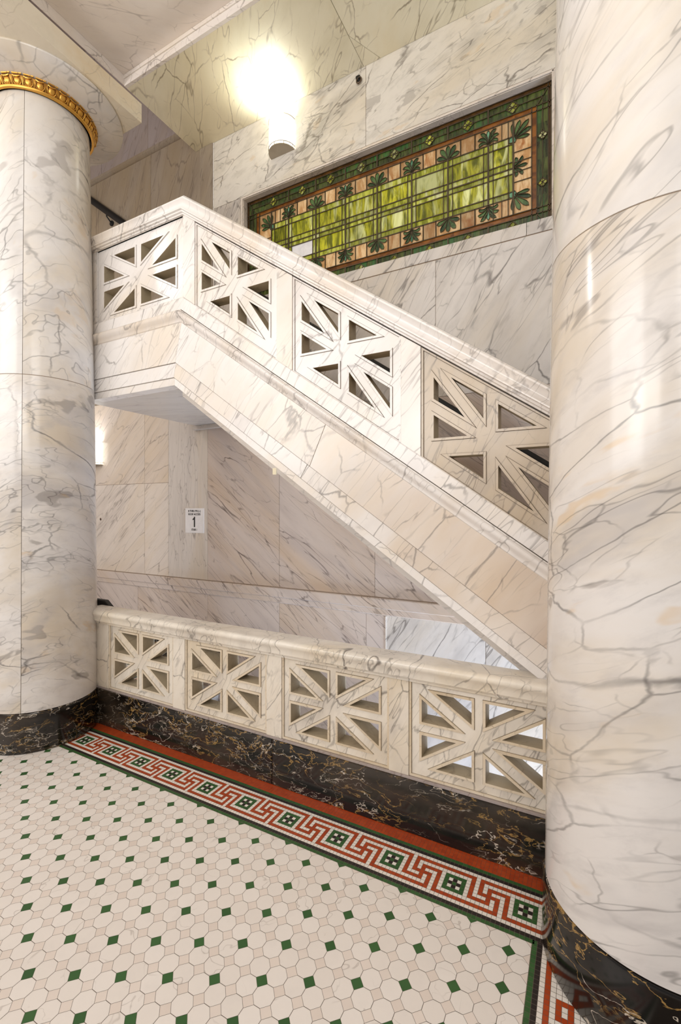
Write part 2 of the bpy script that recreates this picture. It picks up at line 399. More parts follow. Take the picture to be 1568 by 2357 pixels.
for k in range(-235, 24):
    x0 = XB+k*CX
    for r in range(15):
        y1 = YT-r*C; y0 = y1-C
        if x0 > -.190 and r == 14: continue
        m = key(k % 16, r); g = G*.55
        fl.face([(x0+g, y0+g, 0), (x0+CX-g, y0+g, 0), (x0+CX-g, y1-g, 0), (x0+g, y1-g, 0)], m, slab())
    for r in range(5):
        y0 = YT+r*.0188; g = G*.35
        fl.face([(x0+g, y0+g, 0), (x0+CX-g, y0+g, 0), (x0+CX-g, y0+.0188-g, 0), (x0+g, y0+.0188-g, 0)], 't_red', slab())
# border returning towards the viewer beside the right column
for c in range(0, 16):
    for k in range(-1, 140):
        x0 = -.180+c*C; y1 = 1.936-k*C
        if k < 0: y1 = 1.944
        m = {0: 't_green', 1: 't_black', 3: 't_red'}.get(c, 't_border')
        if k == 0 and c == 0: m = 't_green'
        if c > 3 and k >= 16: m = key((k-16+6) % 16, c)
        if c in (5, 6, 7) and 10 <= k <= 13: m = 't_red' if not (c == 6 and k in (11, 12)) else 't_border'
        elif c > 4 and k < 16: m = 't_border'
        g = G*.55
        yb_ = 1.936-(k+1)*C
        fl.face([(x0+g, yb_+g, 0), (x0+C-g, yb_+g, 0), (x0+C-g, y1-g, 0), (x0+g, y1-g, 0)], m, slab())
for x in (-.180,):
    for k in range(3): pass
fl.face([(-6.5, -.6, -.0012), (2.2, -.6, -.0012), (2.2, 2.30, -.0012), (-6.5, 2.30, -.0012)], 'grout', slab())
fl.face([(-6.5, 2.30, -.0012), (-3.62, 2.30, -.0012), (-3.62, 3.59, -.0012), (-6.5, 3.59, -.0012)], 'grout', slab())
fl.face([(-6.5, -4, -.001), (3, -4, -.001), (3, -.6, -.001), (-6.5, -.6, -.001)], 't_white', slab())
# strips of mosaic on the landing behind the balustrade
for k in range(20):
    x0 = -4.02+k*C
    for r in range(54):
        y0 = 2.48+r*C
        m = ('t_red' if k > 13 else key(r % 16, k)) if k < 20 else 't_red'
        fl.face([(x0+.0006, y0+.0006, .0006), (x0+C-.0006, y0+.0006, .0006), (x0+C-.0006, y0+C-.0006, .0006), (x0+.0006, y0+C-.0006, .0006)], m, slab())
o = build('floor', fl, kind='structure', flat=1)
sub = MB(); sub.box(-6.5, 3, -4, 2.30, -.25, -.004, 'grout'); sub.box(-6.5, -3.62, 2.30, 3.59, -.25, -.004, 'grout')
build('floor_slab', sub, parent=o)

# ================================================================ BACK WALL
W = 3.59
wl = MB()
JG = .0018
def wslab(x0, x1, z0, z1, m='wall', y=W, warm=0., th=.03):
    wl.box(x0+JG, x1-JG, y, y+th, z0+JG, z1-JG, m, slab(warm))
# below the dado, stepping down into the stairwell
for a, b in zip((-7, -5.6, -4.62, -3.52, -2.591, -1.669, -1.483, -.664, .3, 2.2), (-5.6, -4.62, -3.52, -2.591, -1.669, -1.483, -.664, .3, 2.2)):
    mw = 'wall_up' if a > -1.5 else 'wall'  # paler marble towards the right puts the daylight into the wall colour
    wslab(a, b, -.55, .798, mw); wslab(a, b, -1.6, -.55, mw); wslab(a, b, -3.2, -1.6, mw)
# between dado and the level of the landing
for a, b, m in ((-7, -5.6, 'wall'), (-5.6, -4.504, 'wall'), (-4.504, -4.11, 'wall'), ):
    m = 'wall_left'
    wslab(a, b, .948, 1.998, m); wslab(a, b, 1.998, 3.0, m, warm=.15)
wslab(-4.11, -3.52, .948, 3.0, 'wall_grain')
for a, b in ((-3.52, -2.591), (-2.591, -1.587), (-1.587, -.6), (-.6, .6), (.6, 2.2)): wslab(a, b, .948, 2.6, warm=.12)
# behind the upper flight
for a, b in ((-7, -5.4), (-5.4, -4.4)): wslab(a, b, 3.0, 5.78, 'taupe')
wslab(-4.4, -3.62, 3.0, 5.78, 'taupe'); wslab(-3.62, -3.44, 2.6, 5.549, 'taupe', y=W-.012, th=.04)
wl.box(-3.440, -3.430, W-.006, W+.02, 2.6, 5.548, 'stair'); wl.box(-1.488, -1.478, W-.006, W+.02, -1.2, .79, 'stair')  # pale strips paint in the light caught by the wall corners
for a, b in ((-3.438, -2.6), (-2.6, -1.054), (-1.054, .5), (.5, 2.2)): wslab(a, b, 2.6, 3.703, 'wall_up')
for a, b in ((-3.072, -1.95), (-1.95, -.373), (-.373, -.19)): wslab(a, b, 3.707, 3.803, 'wall_up', y=W-.002, th=.032)
wslab(-3.438, -3.072, 3.703, 4.853, 'wall_up'); wslab(-.19, 2.2, 3.703, 4.853, 'wall_up')
wslab(-3.438, -1.673, 4.853, 5.56, 'wall_head'); wslab(-1.673, .3, 4.853, 5.56, 'wall_head'); wslab(.3, 2.2, 4.853, 5.56, 'wall_head')
# upper, mauve field of the open stairwell
for a, b in ((-7, -5.3), (-5.3, -4.45), (-4.45, -3.3)): wslab(a, b, 5.83, 7.6, 'purple', y=W+.002)
# solid core behind the facing
for x0, x1, z0, z1 in ((-7, 2.2, -3.2, 3.73), (-7, -3.05, 3.73, 7.6), (-.19, 2.2, 3.73, 7.6), (-3.05, -.19, 4.84, 7.6)):
    wl.box(x0, x1, W+.004, W+.28, z0, z1, 'groutline')
wb = build('wall_back', wl, kind='structure')
# window reveal: jambs and head with a small rebate
rv = MB()
rv.box(-3.072, -3.047, W-.0, W+.012, 3.803, 4.853, 'wall_left'); rv.box(-3.047, -.19, W, W+.012, 4.835, 4.853, 'wall_left')
rv.box(-3.056, -3.040, W+.012, W+.10, 3.803, 4.85, 'wall_left'); rv.box(-3.05, -.19, W+.012, W+.10, 4.832, 4.85, 'wall_left')
rv.box(-.205, -.185, W, W+.10, 3.803, 4.85, 'wall_left')
build('window_reveal', rv, parent=wb, bevel=.003)
# dado moulding
dm = MB()
path = [(-7, 0), (-5.0, 0), (-4.62, 0), (2.2, 0)]
dm.sweep_x([(W+.02, .944), (W-.030, .944), (W-.036, .938), (W-.036, .862), (W-.030, .856), (W-.018, .852), (W-.018, .806), (W-.010, .798), (W+.02, .798)], path, 'wall')
build('dado_moulding', dm, parent=wb, smooth=True)
lm = MB(); lm.sweep_x([(W+.02, 5.835), (W-.03, 5.835), (W-.035, 5.80), (W-.010, 5.785), (W+.02, 5.785)], [(-7, 0), (-3.69, 0)], 'taupe')
build('wall_moulding', lm, parent=wb, smooth=True)
# black marble skirting that follows the stairs down
bs = MB(); bs.prism([(-4.37, 0), (-4.37, .34), (-3.5, .34), (-1.6, -1.0), (-1.6, -1.34), (-3.6, 0)], W-.02, W+.001, 'black')
build('baseboard_back', bs, kind='structure')
# side walls of the stairwell (outside the frame)
sw = MB(); sw.box(-7.1, -7.0, -4, W+.2, -.3, 7.6, 'wall'); build('wall_left', sw, kind='structure')
sw = MB(); sw.box(2.2, 2.3, 2.42, W+.2, -3.2, 5.56, 'wall'); sw.box(-3.6, 2.3, 2.3, W+.2, -3.3, -3.2, 'wall'); build('wall_right', sw, kind='structure')
sw = MB(); sw.box(-3.62, 2.2, 2.285, 2.40, -3.2, -.004, 'wall'); build('wall_stairwell', sw, kind='structure')

# ================================================================ CEILING
ZC = 5.549
cl = MB()
def cslab(poly, z, m, th=.03, sl=None):
    sl = sl or slab(); n = len(poly)
    v = [(x, y, z) for x, y in poly]+[(x, y, z+th) for x, y in poly]
    cl.idx(v, [tuple(range(n-1, -1, -1)), tuple(range(n, 2*n))]+[(i, (i+1) % n, (i+1) % n+n, i+n) for i in range(n)], m, sl)
g = .0018
cslab([(-3.69, 2.7505), (-1.69-g, 2.7505), (-1.69-g, 3.588), (-3.69, 3.588)], ZC, 'ceil')
cslab([(-1.69+g, 3.30), (-1.535, 3.588), (-1.69+g, 3.588)], ZC, 'ceil')
cslab([(-1.69+g, 2.7505), (2.2, 2.7505), (2.2, 3.588), (-1.535+g*2, 3.588), (-1.69+g, 3.294)], ZC+.002, 'ceil')
cl.box(-3.69, 2.2, 2.724, 2.75, ZC, 5.612, 'ceil2'); cl.box(-3.69, 2.2, 2.716, 2.7495, 5.613, 5.70, 'ceil2')
for a, b in ((-3.69, -1.1), (-1.1, 2.2)):
    cl.box(a+g, b-g, -.2, 2.715, 5.645, 5.68, 'ceil2'); cl.box(a+g, b-g, -4., -.2-g, 5.645, 5.68, 'ceil2')
cl.box(-3.69, 2.2, 2.7505, W+.2, ZC+.033, 5.75, 'groutline')
cl.box(-3.69, 2.2, -4, 2.714, 5.681, 5.75, 'groutline')
cl.box(-7, -3.69, -4, W+.2, 7.55, 7.6, 'purple')
cl.box(-3.70, -3.69, -4, W, 5.56, 7.6, 'ceil2')
build('ceiling', cl, kind='structure')

# ================================================================ COLUMNS
def column(name, cx, cy, label, seed, seam, abx, aby0, aby1, warm=0.):
    random.seed(seed)
    t = thing('marble_column', (cx, cy, 0), label, 'column')
    b = MB(); b.revolve([(0, 0), (.386, 0), (.391, .01), (.388, .262), (.382, .276), (.372, .28), (0, .28)], cx, cy, 'black', 128)
    build('base', b, t, smooth=True)
    sh = MB()
    def R(z): return .379-.379*0-.0065*max(0, z-.28)-.0018*max(0, z-.28)**2*.9
    for (z0, z1, m, w) in ((.2805, 2.6435, 'column_low', .0+warm), (2.6465, 4.66, 'column', 0.)):
        zs = [z0+(z1-z0)*i/24 for i in range(25)]
        prof = [(R(z0)-.004, z0)]+[(R(z), z) for z in [z0+.001]+zs[1:-1]+[z1-.001]]+[(R(z1)-.004, z1)]
        for k in range(3):
            a0 = seam+k*2*math.pi/3+.004; a1 = seam+(k+1)*2*math.pi/3-.004
            sh.revolve(prof, cx, cy, m, 48, slab(w if k == 1 else 0), a0, a1)
    sh.revolve([(R(.28)-.004, .281), (R(2.6)-.004, 2.645), (R(4.6)-.004, 4.65)], cx, cy, 'groutline', 96)
    build('shaft', sh, t, smooth=True)
    # gilded band: astragal, egg-and-dart ovolo, bead-and-reel
    gb = MB(); z = 4.655
    gb.revolve([(.335, z-.004), (.349, z-.004), (.354, z+.002), (.355, z+.009), (.351, z+.014), (.343, z+.016)], cx, cy, 'gold', 96)
    gb.revolve([(.343, z+.014), (.343, z+.02), (.352, z+.045), (.366, z+.062), (.368, z+.066)], cx, cy, 'gold_d', 96)
    n = 32
    for k in range(n):
        a = 2*math.pi*(k+.25)/n
        T = Vector((-math.sin(a), math.cos(a), 0)); U = Vector((math.cos(a), math.sin(a), 0))
        def P(u, r, zz): return Vector((cx, cy, 0))+U*r+T*u+Vector((0, 0, zz))
        # egg
        v = []; fs = []
        for i in range(7):
            ph = math.pi*i/6
            for j in range(9):
                th = math.pi*j/8
                w = .0235*math.sin(ph)*(1.12-.35*i/6)
                lean = .343+.022*(1-i/6)**1.3
                v.append(P(w*math.cos(th), lean+.011*math.sin(th)*math.sin(ph), z+.060-.046*(1-math.cos(ph))/2))
        for i in range(6):
            for j in range(8): fs.append((i*9+j, i*9+j+1, (i+1)*9+j+1, (i+1)*9+j))
        gb.idx(v, fs, 'gold', slab())
        # cup rim round the egg and the dart
        for sgn in (-1, 1):
            pts = [P(sgn*.0285, .366, z+.062), P(sgn*.029, .360, z+.045), P(sgn*.024, .352, z+.026), P(sgn*.012, .346, z+.016)]
            gb.tube(pts, .0024, 'gold', 6)
        q = 2*math.pi/n/2; U2 = Vector((math.cos(a+q), math.sin(a+q), 0))
        p0 = Vector((cx, cy, 0))+U2*.368+Vector((0, 0, z+.060)); p1 = Vector((cx, cy, 0))+U2*.347+Vector((0, 0, z+.018))
        gb.tube([p0, (p0+p1)/2+U2*.003, p1], .0032, 'gold', 6)
        # swag over each egg
        gb.tube([P(-.024, .368, z+.062), P(-.012, .371, z+.053), P(.006, .371, z+.053), P(.022, .369, z+.062)], .0045, 'gold', 6)
        # reel and two beads
        gb.tube([P(-.026, .3725, z+.073), P(.014, .3725, z+.073)], .0058, 'gold', 8)
        for u in (.0225, .031): gb.tube([P(u-.003, .3725, z+.073), P(u, .3735, z+.073), P(u+.003, .3725, z+.073)], .0058, 'gold', 8)
    build('gilded_band', gb, t, smooth=True, label='gilded egg-and-dart band')
    ec = MB()
    prof = [(.335, 4.728), (.372, 4.730), (.378, 4.732)]
    for i in range(13):
        a = math.pi/2*i/12; prof.append((.378+.178*math.sin(a)**1.0*1.0, 4.732+.052*(1-math.cos(a))))
    prof = [(.335, 4.728), (.374, 4.729)]+[(.374+.186*u, 4.729+.030*u+.016*u**4) for u in [i/14 for i in range(15)]]+[(.563, 4.782), (.560, 4.789), (.2, 4.789)]
    ec.revolve(prof, cx, cy, 'column', 128)
    build('capital', ec, t, smooth=True)
    ab = MB(); ab.box(abx[0], abx[1], aby0, aby1, 4.789, 4.942, 'beam')
    build('abacus', ab, t, bevel=.003)
    return t
column('marble_column', -3.70, 2.02, 'white marble column at the left with black base, gilded band and broad capital', 11, -.84, (-4.28, -3.122), -2.0, 2.462)
column('marble_column', .24, 2.02, 'large white marble column cropped by the right edge, black base, no capital in view', 23, -2.95, (-.34, .82), 1.44, 2.60)
random.seed(5)

# ================================================================ PIERCED PANELS
def inset(tri, d):
    n = len(tri); out = []
    ar = sum(tri[i][0]*tri[(i+1) % n][1]-tri[(i+1) % n][0]*tri[i][1] for i in range(n))
    sg = 1 if ar > 0 else -1
    L = []
    for i in range(n):
        (x0, y0), (x1, y1) = tri[i], tri[(i+1) % n]; dx, dy = x1-x0, y1-y0; l = math.hypot(dx, dy)
        nx, ny = -dy/l*sg, dx/l*sg; L.append((x0+nx*d, y0+ny*d, dx, dy))
    for i in range(n):
        a = L[i-1]; b = L[i]; det = a[2]*(-b[3])+b[2]*a[3]
        t = ((b[0]-a[0])*(-b[3])+b[2]*(b[1]-a[1]))/det
        out.append((a[0]+a[2]*t, a[1]+a[3]*t))
    return out
def inside(p, poly):
    c = False; n = len(poly)
    for i in range(n):
        (x0, y0), (x1, y1) = poly[i], poly[(i+1) % n]
        if (y0 > p[1]) != (y1 > p[1]) and p[0] < (x1-x0)*(p[1]-y0)/(y1-y0)+x0: c = not c
    return c
def jack(cx, cz, Wd, Hh, bh, bz, dv):
    """eight triangles of a Union-Jack lattice"""
    T = []; dh = dv*(Wd-bh)/(Hh-bz)
    for sx in (-1, 1):
        for sz in (-1, 1):
            T.append([(cx+sx*Wd, cz+sz*bz), (cx+sx*Wd, cz+sz*(Hh-dv)), (cx+sx*(bh+dh), cz+sz*bz)])
            T.append([(cx+sx*bh, cz+sz*Hh), (cx+sx*(Wd-dh), cz+sz*Hh), (cx+sx*bh, cz+sz*(bz+dv))])
    return T
def fill(mb, outline, holes, y, m, sl):
    pts = []; edges = []
    for P in [outline]+holes:
        b = len(pts); pts += [Vector(p) for p in P]; edges += [(b+i, b+(i+1) % len(P)) for i in range(len(P))]
    vs, es, fs, *_ = delaunay_2d_cdt(pts, edges, [], 0, 1e-7)
    out = []
    for f in fs:
        c = (sum(vs[i][0] for i in f)/len(f), sum(vs[i][1] for i in f)/len(f))
        if inside(c, outline) and not any(inside(c, h) for h in holes): out.append(tuple(f))
    mb.idx([(v[0], y, v[1]) for v in vs], out, m, sl)
def walls(mb, P, y0, y1, m, sl):
    n = len(P)
    for i in range(n):
        a, b = P[i], P[(i+1) % n]
        mb.face([(a[0], y0, a[1]), (b[0], y0, b[1]), (b[0], y1, b[1]), (a[0], y1, a[1])], m, sl)
def panel(parent, outline, tris, yf, yb, m, trim=.0125, raise_=.007, bead=.012, sh=None, warm=0., lab=None, trimm='trim'):
    """outline and tris in unsheared (x, z); sh maps them to place. yf = face of the pilasters"""
    S = sh or (lambda p: p)
    sl = slab(warm); mb = MB()
    O = [S(p) for p in outline]; I = [S(p) for p in inset(outline, bead)]
    H1 = [[S(p) for p in t] for t in tris]
    # the hole is inset by a constant width after the shear
    H2 = [inset(t, trim) for t in H1]
    ya = yf+.006; y0 = yf+.014
    O2 = [S(p) for p in inset(outline, .0016)]; I2 = [S(p) for p in inset(outline, bead+.002)]
    H0 = [inset(h, -.0020) for h in H1]
    fill(mb, O2, [I], ya, trimm, sl); walls(mb, I, ya, y0+.002, trimm, sl); walls(mb, O2, ya, yb, m, sl)
    fill(mb, I, [I2], y0+.0015, 'dark_joint', sl); fill(mb, I2, H0, y0, m, sl)
    for h0, a, b in zip(H0, H1, H2):
        yt = y0-raise_
        fill(mb, h0, [a], y0+.0010, 'dark_joint', sl)
        walls(mb, a, yt, y0+.001, trimm, sl); fill(mb, a, [b], yt, trimm, sl); walls(mb, b, yt, yb, 'sawn_shade', sl)
    fill(mb, O2, H2, yb, m, sl)
    kw = {'label': lab} if lab else {}
    return build('pierced_panel', mb, parent, **kw)

# ---------------------------------------------------------------- lower balustrade
YF = 2.290; YB = 2.40
bal = thing('balustrade', (-1.7, 2.34, 0), 'level marble balustrade on a black marble plinth, standing on the mosaic floor between the columns', 'balustrade')
pb = MB(); jx = -1.70
for a, b in ((-3.52, jx), (jx, .05)):
    pb.prism([(a+.0012, 0), (b-.0012, 0), (b-.0012, .278), (a+.0012, .278)], 2.278, 2.40, 'black')
build('plinth', pb, bal, bevel=.004)
fm = MB(); fm.box(-3.5, .05, 2.284, 2.402, .2785, .292, 'purple'); build('footing', fm, bal, bevel=.002)
PX = [(-3.520, -3.294), (-2.576, -2.462), (-1.752, -1.637), (-.930, -.818), (-.102, .04)]
for a, b in PX:
    p = MB(); p.box(a, b, YF, YB, .292, .800, 'rail', slab(.1)); build('pilaster', p, bal, bevel=.002)
for i in range(4):
    x0 = PX[i][1]; x1 = PX[i+1][0]; xm = (x0+x1)/2
    Wd = .3025 if i else .3025*(x1-x0)/.718
    panel(bal, [(x0, .292), (x1, .292), (x1, .800), (x0, .800)], jack(xm+.001, .5545, Wd, .2065, .021, .0215, .031), YF, YB, 'rail', warm=.08)
cp = MB()
prof = [(2.402, .795), (2.402, .895), (2.396, .907), (2.250, .912), (2.236, .910), (2.226, .903), (2.221, .893), (2.2215, .883), (2.226, .874), (2.234, .862), (2.240, .845), (2.243, .826), (2.262, .824), (2.264, .812), (2.274, .810), (2.276, .797), (2.288, .795)]
for a, b in ((-3.53, jx+.02), (jx+.02, .10)):
    cp.sweep_x(prof, [(a+.0008, 0), (b-.0008, 0)], 'rail', slab(.05))
build('cap_rail', cp, bal, smooth=True)

# ================================================================ STAIRCASE
SL = .70
YS = 2.300
stair = thing('staircase', (-1.3, 2.95, 0), 'marble stair flight rising leftwards to a landing above the level balustrade', 'staircase')
XL = -3.52; XR = .12
def kink(xk, z):    # level part left of xk, falling to the right of it
    return [(XL, z), (xk, z), (XR, z-SL*(XR-xk))]
def band(a, b, y0, m, name, warm=0., breaks=None, bevel=.0):
    """string facing between the kinked lines a (bottom) and b (top)"""
    mb = MB()
    lo = kink(*a); hi = kink(*b)
    mb.prism([lo[0], lo[1], hi[1], hi[0]], y0, YB, m, slab())
    br = breaks or []
    xs = [None]+br+[None]
    def at(l, x): return l[1][1]-SL*(x-l[1][0])
    cuts = []
    for t in br: cuts.append(((t[0], at(lo, t[0])), (t[1], at(hi, t[1]))))
    P = [((lo[1]), (hi[1]))]+cuts+[((XR, lo[2][1]), (XR, hi[2][1]))]
    for i in range(len(P)-1):
        (a0, b0), (a1, b1) = P[i], P[i+1]; e = .0012
        mb.prism([(a0[0]+e, a0[1]-e*SL), (a1[0]-e, a1[1]+e*SL), (b1[0]-e, b1[1]+e*SL), (b0[0]+e, b0[1]-e*SL)], y0, YB, m, (random.random(), random.random(), warm, 2.) if i == len(P)-2 else slab())
    return build(name, mb, stair, bevel=bevel or .0015)
band((-2.589, 2.588), (-2.589, 2.6395), YS+.014, 'stair', 'string_facing')
band((-2.589, 2.6435), (-2.567, 2.7415), YS+.007, 'stair', 'string_facing', .8, [(-1.51, -1.46)])
band((-2.567, 2.745), (-2.505, 3.018), YS, 'stair', 'string_facing', 1., [(-1.44, -1.33)])
band((-2.589, 2.62), (-2.567, 2.80), YS+.024, 'dark_joint', 'string_joint')  # dark backing seen through the gaps between the string bands
band((-2.5, 3.05), (-2.5, 3.16), YS+.012, 'dark_joint', 'string_joint')
# string moulding (torus under a fillet)
mo = MB(); sl = slab(.12)
mprof = [(YB, 3.016), (YS, 3.016), (YS-.006, 3.022), (YS-.008, 3.034), (YS-.016, 3.046), (YS-.030, 3.060), (YS-.036, 3.074), (YS-.036, 3.086), (YS-.030, 3.094), (YS-.020, 3.096), (YS-.012, 3.100), (YS-.012, 3.104), (YB, 3.104)]
# mitre: each point has its own kink abscissa so the fold plane leans
def fold(prof, m, sl, z_a, x_a, z_b, x_b):
    n = len(prof); v = []
    for st in range(3):
        for y, z in prof:
            xk = x_a+(x_b-x_a)*(z-z_a)/(z_b-z_a)
            x = (XL, xk, XR)[st]; dz = 0 if st < 2 else -SL*(XR-xk)
            v.append((x, y, z+dz))
    f = [(j*n+i, j*n+(i+1) % n, (j+1)*n+(i+1) % n, (j+1)*n+i) for j in range(2) for i in range(n)]
    f += [tuple(range(n-1, -1, -1)), tuple(2*n+i for i in range(n))]
    return v, f
v, f = fold(mprof, 'stair', sl, 3.016, -2.506, 3.104, -2.506); mo.idx(v, f, 'stair', sl)
build('string_moulding', mo, stair, smooth=True)
# landing slab and its soffit
ls = MB(); ls.box(-3.65, -2.60, YS+.02, W-.001, 2.589, 2.92, 'soffit', slab()); build('landing', ls, stair)
lk = MB(); lk.box(-3.70, -2.9, W-.05, W-.001, 2.545, 2.5888, 'soffit'); build('soffit_moulding', lk, stair, bevel=.004)
# flight: sloping slab and steps
fs = MB(); fs.prism([(-2.60, 2.53), (.9, 2.53-SL*3.5), (.9, 2.70-SL*3.5), (-2.60, 2.70)], YB, W-.001, 'soffit'); build('flight_slab', fs, stair)
for k in range(14):
    x0 = -2.56+.25*k; zt = 2.92-.175*(k+1)
    s_ = MB(); s_.prism([(x0, zt-.175), (x0+.25, zt-.175), (x0+.25, zt-.03), (x0+.268, zt-.03), (x0+.268, zt), (x0, zt)], YB, W-.002, 'soffit'); build('step', s_, stair)

# ---------------------------------------------------------------- upper (stair) balustrade
ub = thing('stair_balustrade', (-1.5, 2.35, 2.0), 'pierced marble balustrade on the upper stair flight, level at the landing then sloping down right', 'balustrade')
def up(xk, z, x): return z if x <= xk else z-SL*(x-xk)
# base rail (plinth strip) above the moulding
pl = MB(); v, f = fold([(YB, 3.108), (YS-.002, 3.108), (YS-.002, 3.188), (YS+.002, 3.193), (YB, 3.193)], 'stair', None, 3.104, -2.506, 3.193, -2.49)
pl.idx(v, f, 'stair', slab(.0)); build('base_rail', pl, ub, smooth=True)
YU = 2.303
# newel at the turn
ne = MB(); ne.prism([(-2.489, 3.193), (-2.381, 3.193-SL*.108), (-2.381, 3.79-SL*.064), (-2.445, 3.79), (-2.489, 3.79)], YU, YB, 'stair'); build('newel', ne, ub, bevel=.002)
lp = MB(); lp.box(XL, -3.469, YU, YB, 3.193, 3.79, 'stair'); build('pilaster', lp, ub, bevel=.002)
panel(ub, [(-3.469, 3.193), (-2.489, 3.193), (-2.489, 3.782), (-3.469, 3.782)], jack(-2.974, 3.468, .413, .2375, .0235, .023, .046), YU, YB, 'stair', trim=.013, trimm='stair')
zb = lambda x: 3.200-SL*(x+2.50)
zt = lambda x: 3.775-SL*(x+2.50)
for a, b in ((-1.683, -1.567), (-.867, -.756), (-.05, .10)):
    p = MB(); p.prism([(a, zb(a)-.008), (b, zb(b)-.008), (b, zt(b)), (a, zt(a))], YU, YB, 'stair', slab(.3 if a > -1 else .05)); build('pilaster', p, ub, bevel=.002)
for i, (a, b) in enumerate(((-2.381, -1.683), (-1.567, -.867), (-.756, -.05))):
    xc = (a+b)/2-.002 if i == 0 else (a+b)/2
    # unsheared about xc
    sh = lambda p, xc=xc: (p[0], p[1]-SL*(p[0]-xc))
    off = SL*(xc+2.034)
    z0 = zb(xc)-.008; z1 = zt(xc)
    panel(ub, [(a, z0), (b, z0), (b, z1), (a, z1)], jack(xc, 3.172-off, .298, .2205, .0225, .0265, .036), YU, YB, ('stair', 'stair', 'stair_veined')[i], trim=.0125, sh=sh, warm=(0., .1, .05)[i], trimm=('stair', 'stair', 'stair_veined')[i],
          lab=('' if i < 2 else 'browner panel with bold grey veins'))
# cap rail: inner slope mitres with the level part at the newel
cr = MB()
T0 = 3.775
cprof = [(YB+.005, T0-.005), (YB+.005, T0+.085), (YB-.005, T0+.095), (2.275, T0+.098), (2.262, T0+.094), (2.255, T0+.086), (2.255, T0+.078), (2.262, T0+.070), (2.270, T0+.058), (2.274, T0+.042), (2.270, T0+.032), (2.264, T0+.024), (2.264, T0+.018), (2.276, T0+.015), (2.278, T0+.006), (2.290, T0+.003), (2.292, T0-.005)]
v, f = fold(cprof, 'stair', None, T0-.005, -2.485, T0+.098, -2.440); cr.idx(v, f, 'stair', slab(.1))
build('cap_rail', cr, ub, smooth=True)

# ---------------------------------------------------------------- lower flight down into the stairwell
lf = thing('staircase', (-2.0, 3.0, -1.0), 'lower marble stair descending behind the level balustrade, glimpsed through its openings', 'staircase')
for k in range(16):
    x0 = -3.62+.25*k; z_ = -.175*(k+1)
    s_ = MB(); s_.prism([(x0, z_-.3), (x0+.25, z_-.3), (x0+.25, z_-.03), (x0+.268, z_-.03), (x0+.268, z_), (x0, z_)], YB+.001, W-.001, 'soffit'); build('step', s_, lf)

# ================================================================ HANDRAILS
def rail_thing(name, loc, label, paths, r, brackets, hooks=()):
    t = thing(name, loc, label, 'handrail')
    m = MB(); m.tube(paths, r, 'iron', 14, ry=r*1.15); build('rail', m, t, smooth=True)
    for (x, y, z) in brackets:
        b = MB(); b.tube([(x, y, z), (x, y+.005, z-.045), (x+.01, y+.03, z-.075), (x+.012, W-.012, z-.10)], .008, 'iron', 8)
        b.tube([(x+.012, W-.014, z-.10), (x+.012, W-.001, z-.10)], .032, 'iron', 16)
        build('bracket', b, t, smooth=True)
    return t
rail_thing('handrail', (-4.9, 3.52, 5.2), 'black handrail on the wall above the landing rail, descending right', [(-6.4, 3.52, 6.30), (-4.74, 3.52, 5.035), (-4.0, 3.52, 4.47)], .033, [(-5.10, 3.52, 5.29)])
rail_thing('handrail', (-1.8, 3.52, 3.0), 'black handrail on the far wall seen only through the sloping upper balustrade', [(-2.98, 3.52, 3.82), (-2.82, 3.52, 3.80), (-.60, 3.52, 2.265), (.2, 3.52, 1.71)], .024, [(-2.4, 3.52, 3.49), (-1.2, 3.52, 2.66)])
hr = MB(); hr.sweep_x([(2.415, .885), (2.415, .93), (2.422, .938), (2.455, .938), (2.462, .93), (2.462, .885)], [(-3.74, 0), (-3.53, 0), (-1.2, -SL*2.33)], 'iron')
o = build('handrail', hr, smooth=True, origin=(-2.5, 2.44, .2), label='black handrail end poking above the level balustrade cap beside the left column', category='handrail')

# ================================================================ STAINED GLASS WINDOW
win = thing('window_1', (-1.62, 3.665, 4.28), kind='structure')
gl = MB(); ld = MB(); YG = 3.665
X0, X1, ZT, ZB = -3.037, -.212, 4.832, 3.735
def gp(pts, m, y=YG): gl.face([(x, y, z) for x, z in pts], m, slab())
def rect(x0, x1, z0, z1, m, y=YG): gp([(x0, z0), (x1, z0), (x1, z1), (x0, z1)], m, y)
def came(pts, w=.006, y=YG-.003, d=.005, closed=False):
    """flat lead strip with a little thickness along a polyline in (x, z)"""
    P = pts+[pts[0]] if closed else pts
    for (a, b) in zip(P[:-1], P[1:]):
        dx, dz = b[0]-a[0], b[1]-a[1]; l = math.hypot(dx, dz)
        if l < 1e-6: continue
        nx, nz = -dz/l*w/2, dx/l*w/2; ex, ez = dx/l*w*.3, dz/l*w*.3
        q = [(a[0]+nx-ex, a[1]+nz-ez), (a[0]-nx-ex, a[1]-nz-ez), (b[0]-nx+ex, b[1]-nz+ez), (b[0]+nx+ex, b[1]+nz+ez)]
        ld.prism(q, y-d, y, 'lead', (.5, .5, 0, 1))
zs = [4.832, 4.797, 4.745, 4.689, 4.650, 4.523, 4.467, 4.331, 4.283, 4.241, 4.106, 4.060, 3.931, 3.891, 3.835, 3.775, 3.735]
VX = [-2.53, -2.221, -1.908, -1.595, -1.279, -.972, -.657]
XE0, XE1 = -2.735, -.474       # ends of the green field
OB0, OB1 = -2.884, -.345       # inside of the orange frame
OA0, OA1 = -2.923, -.310
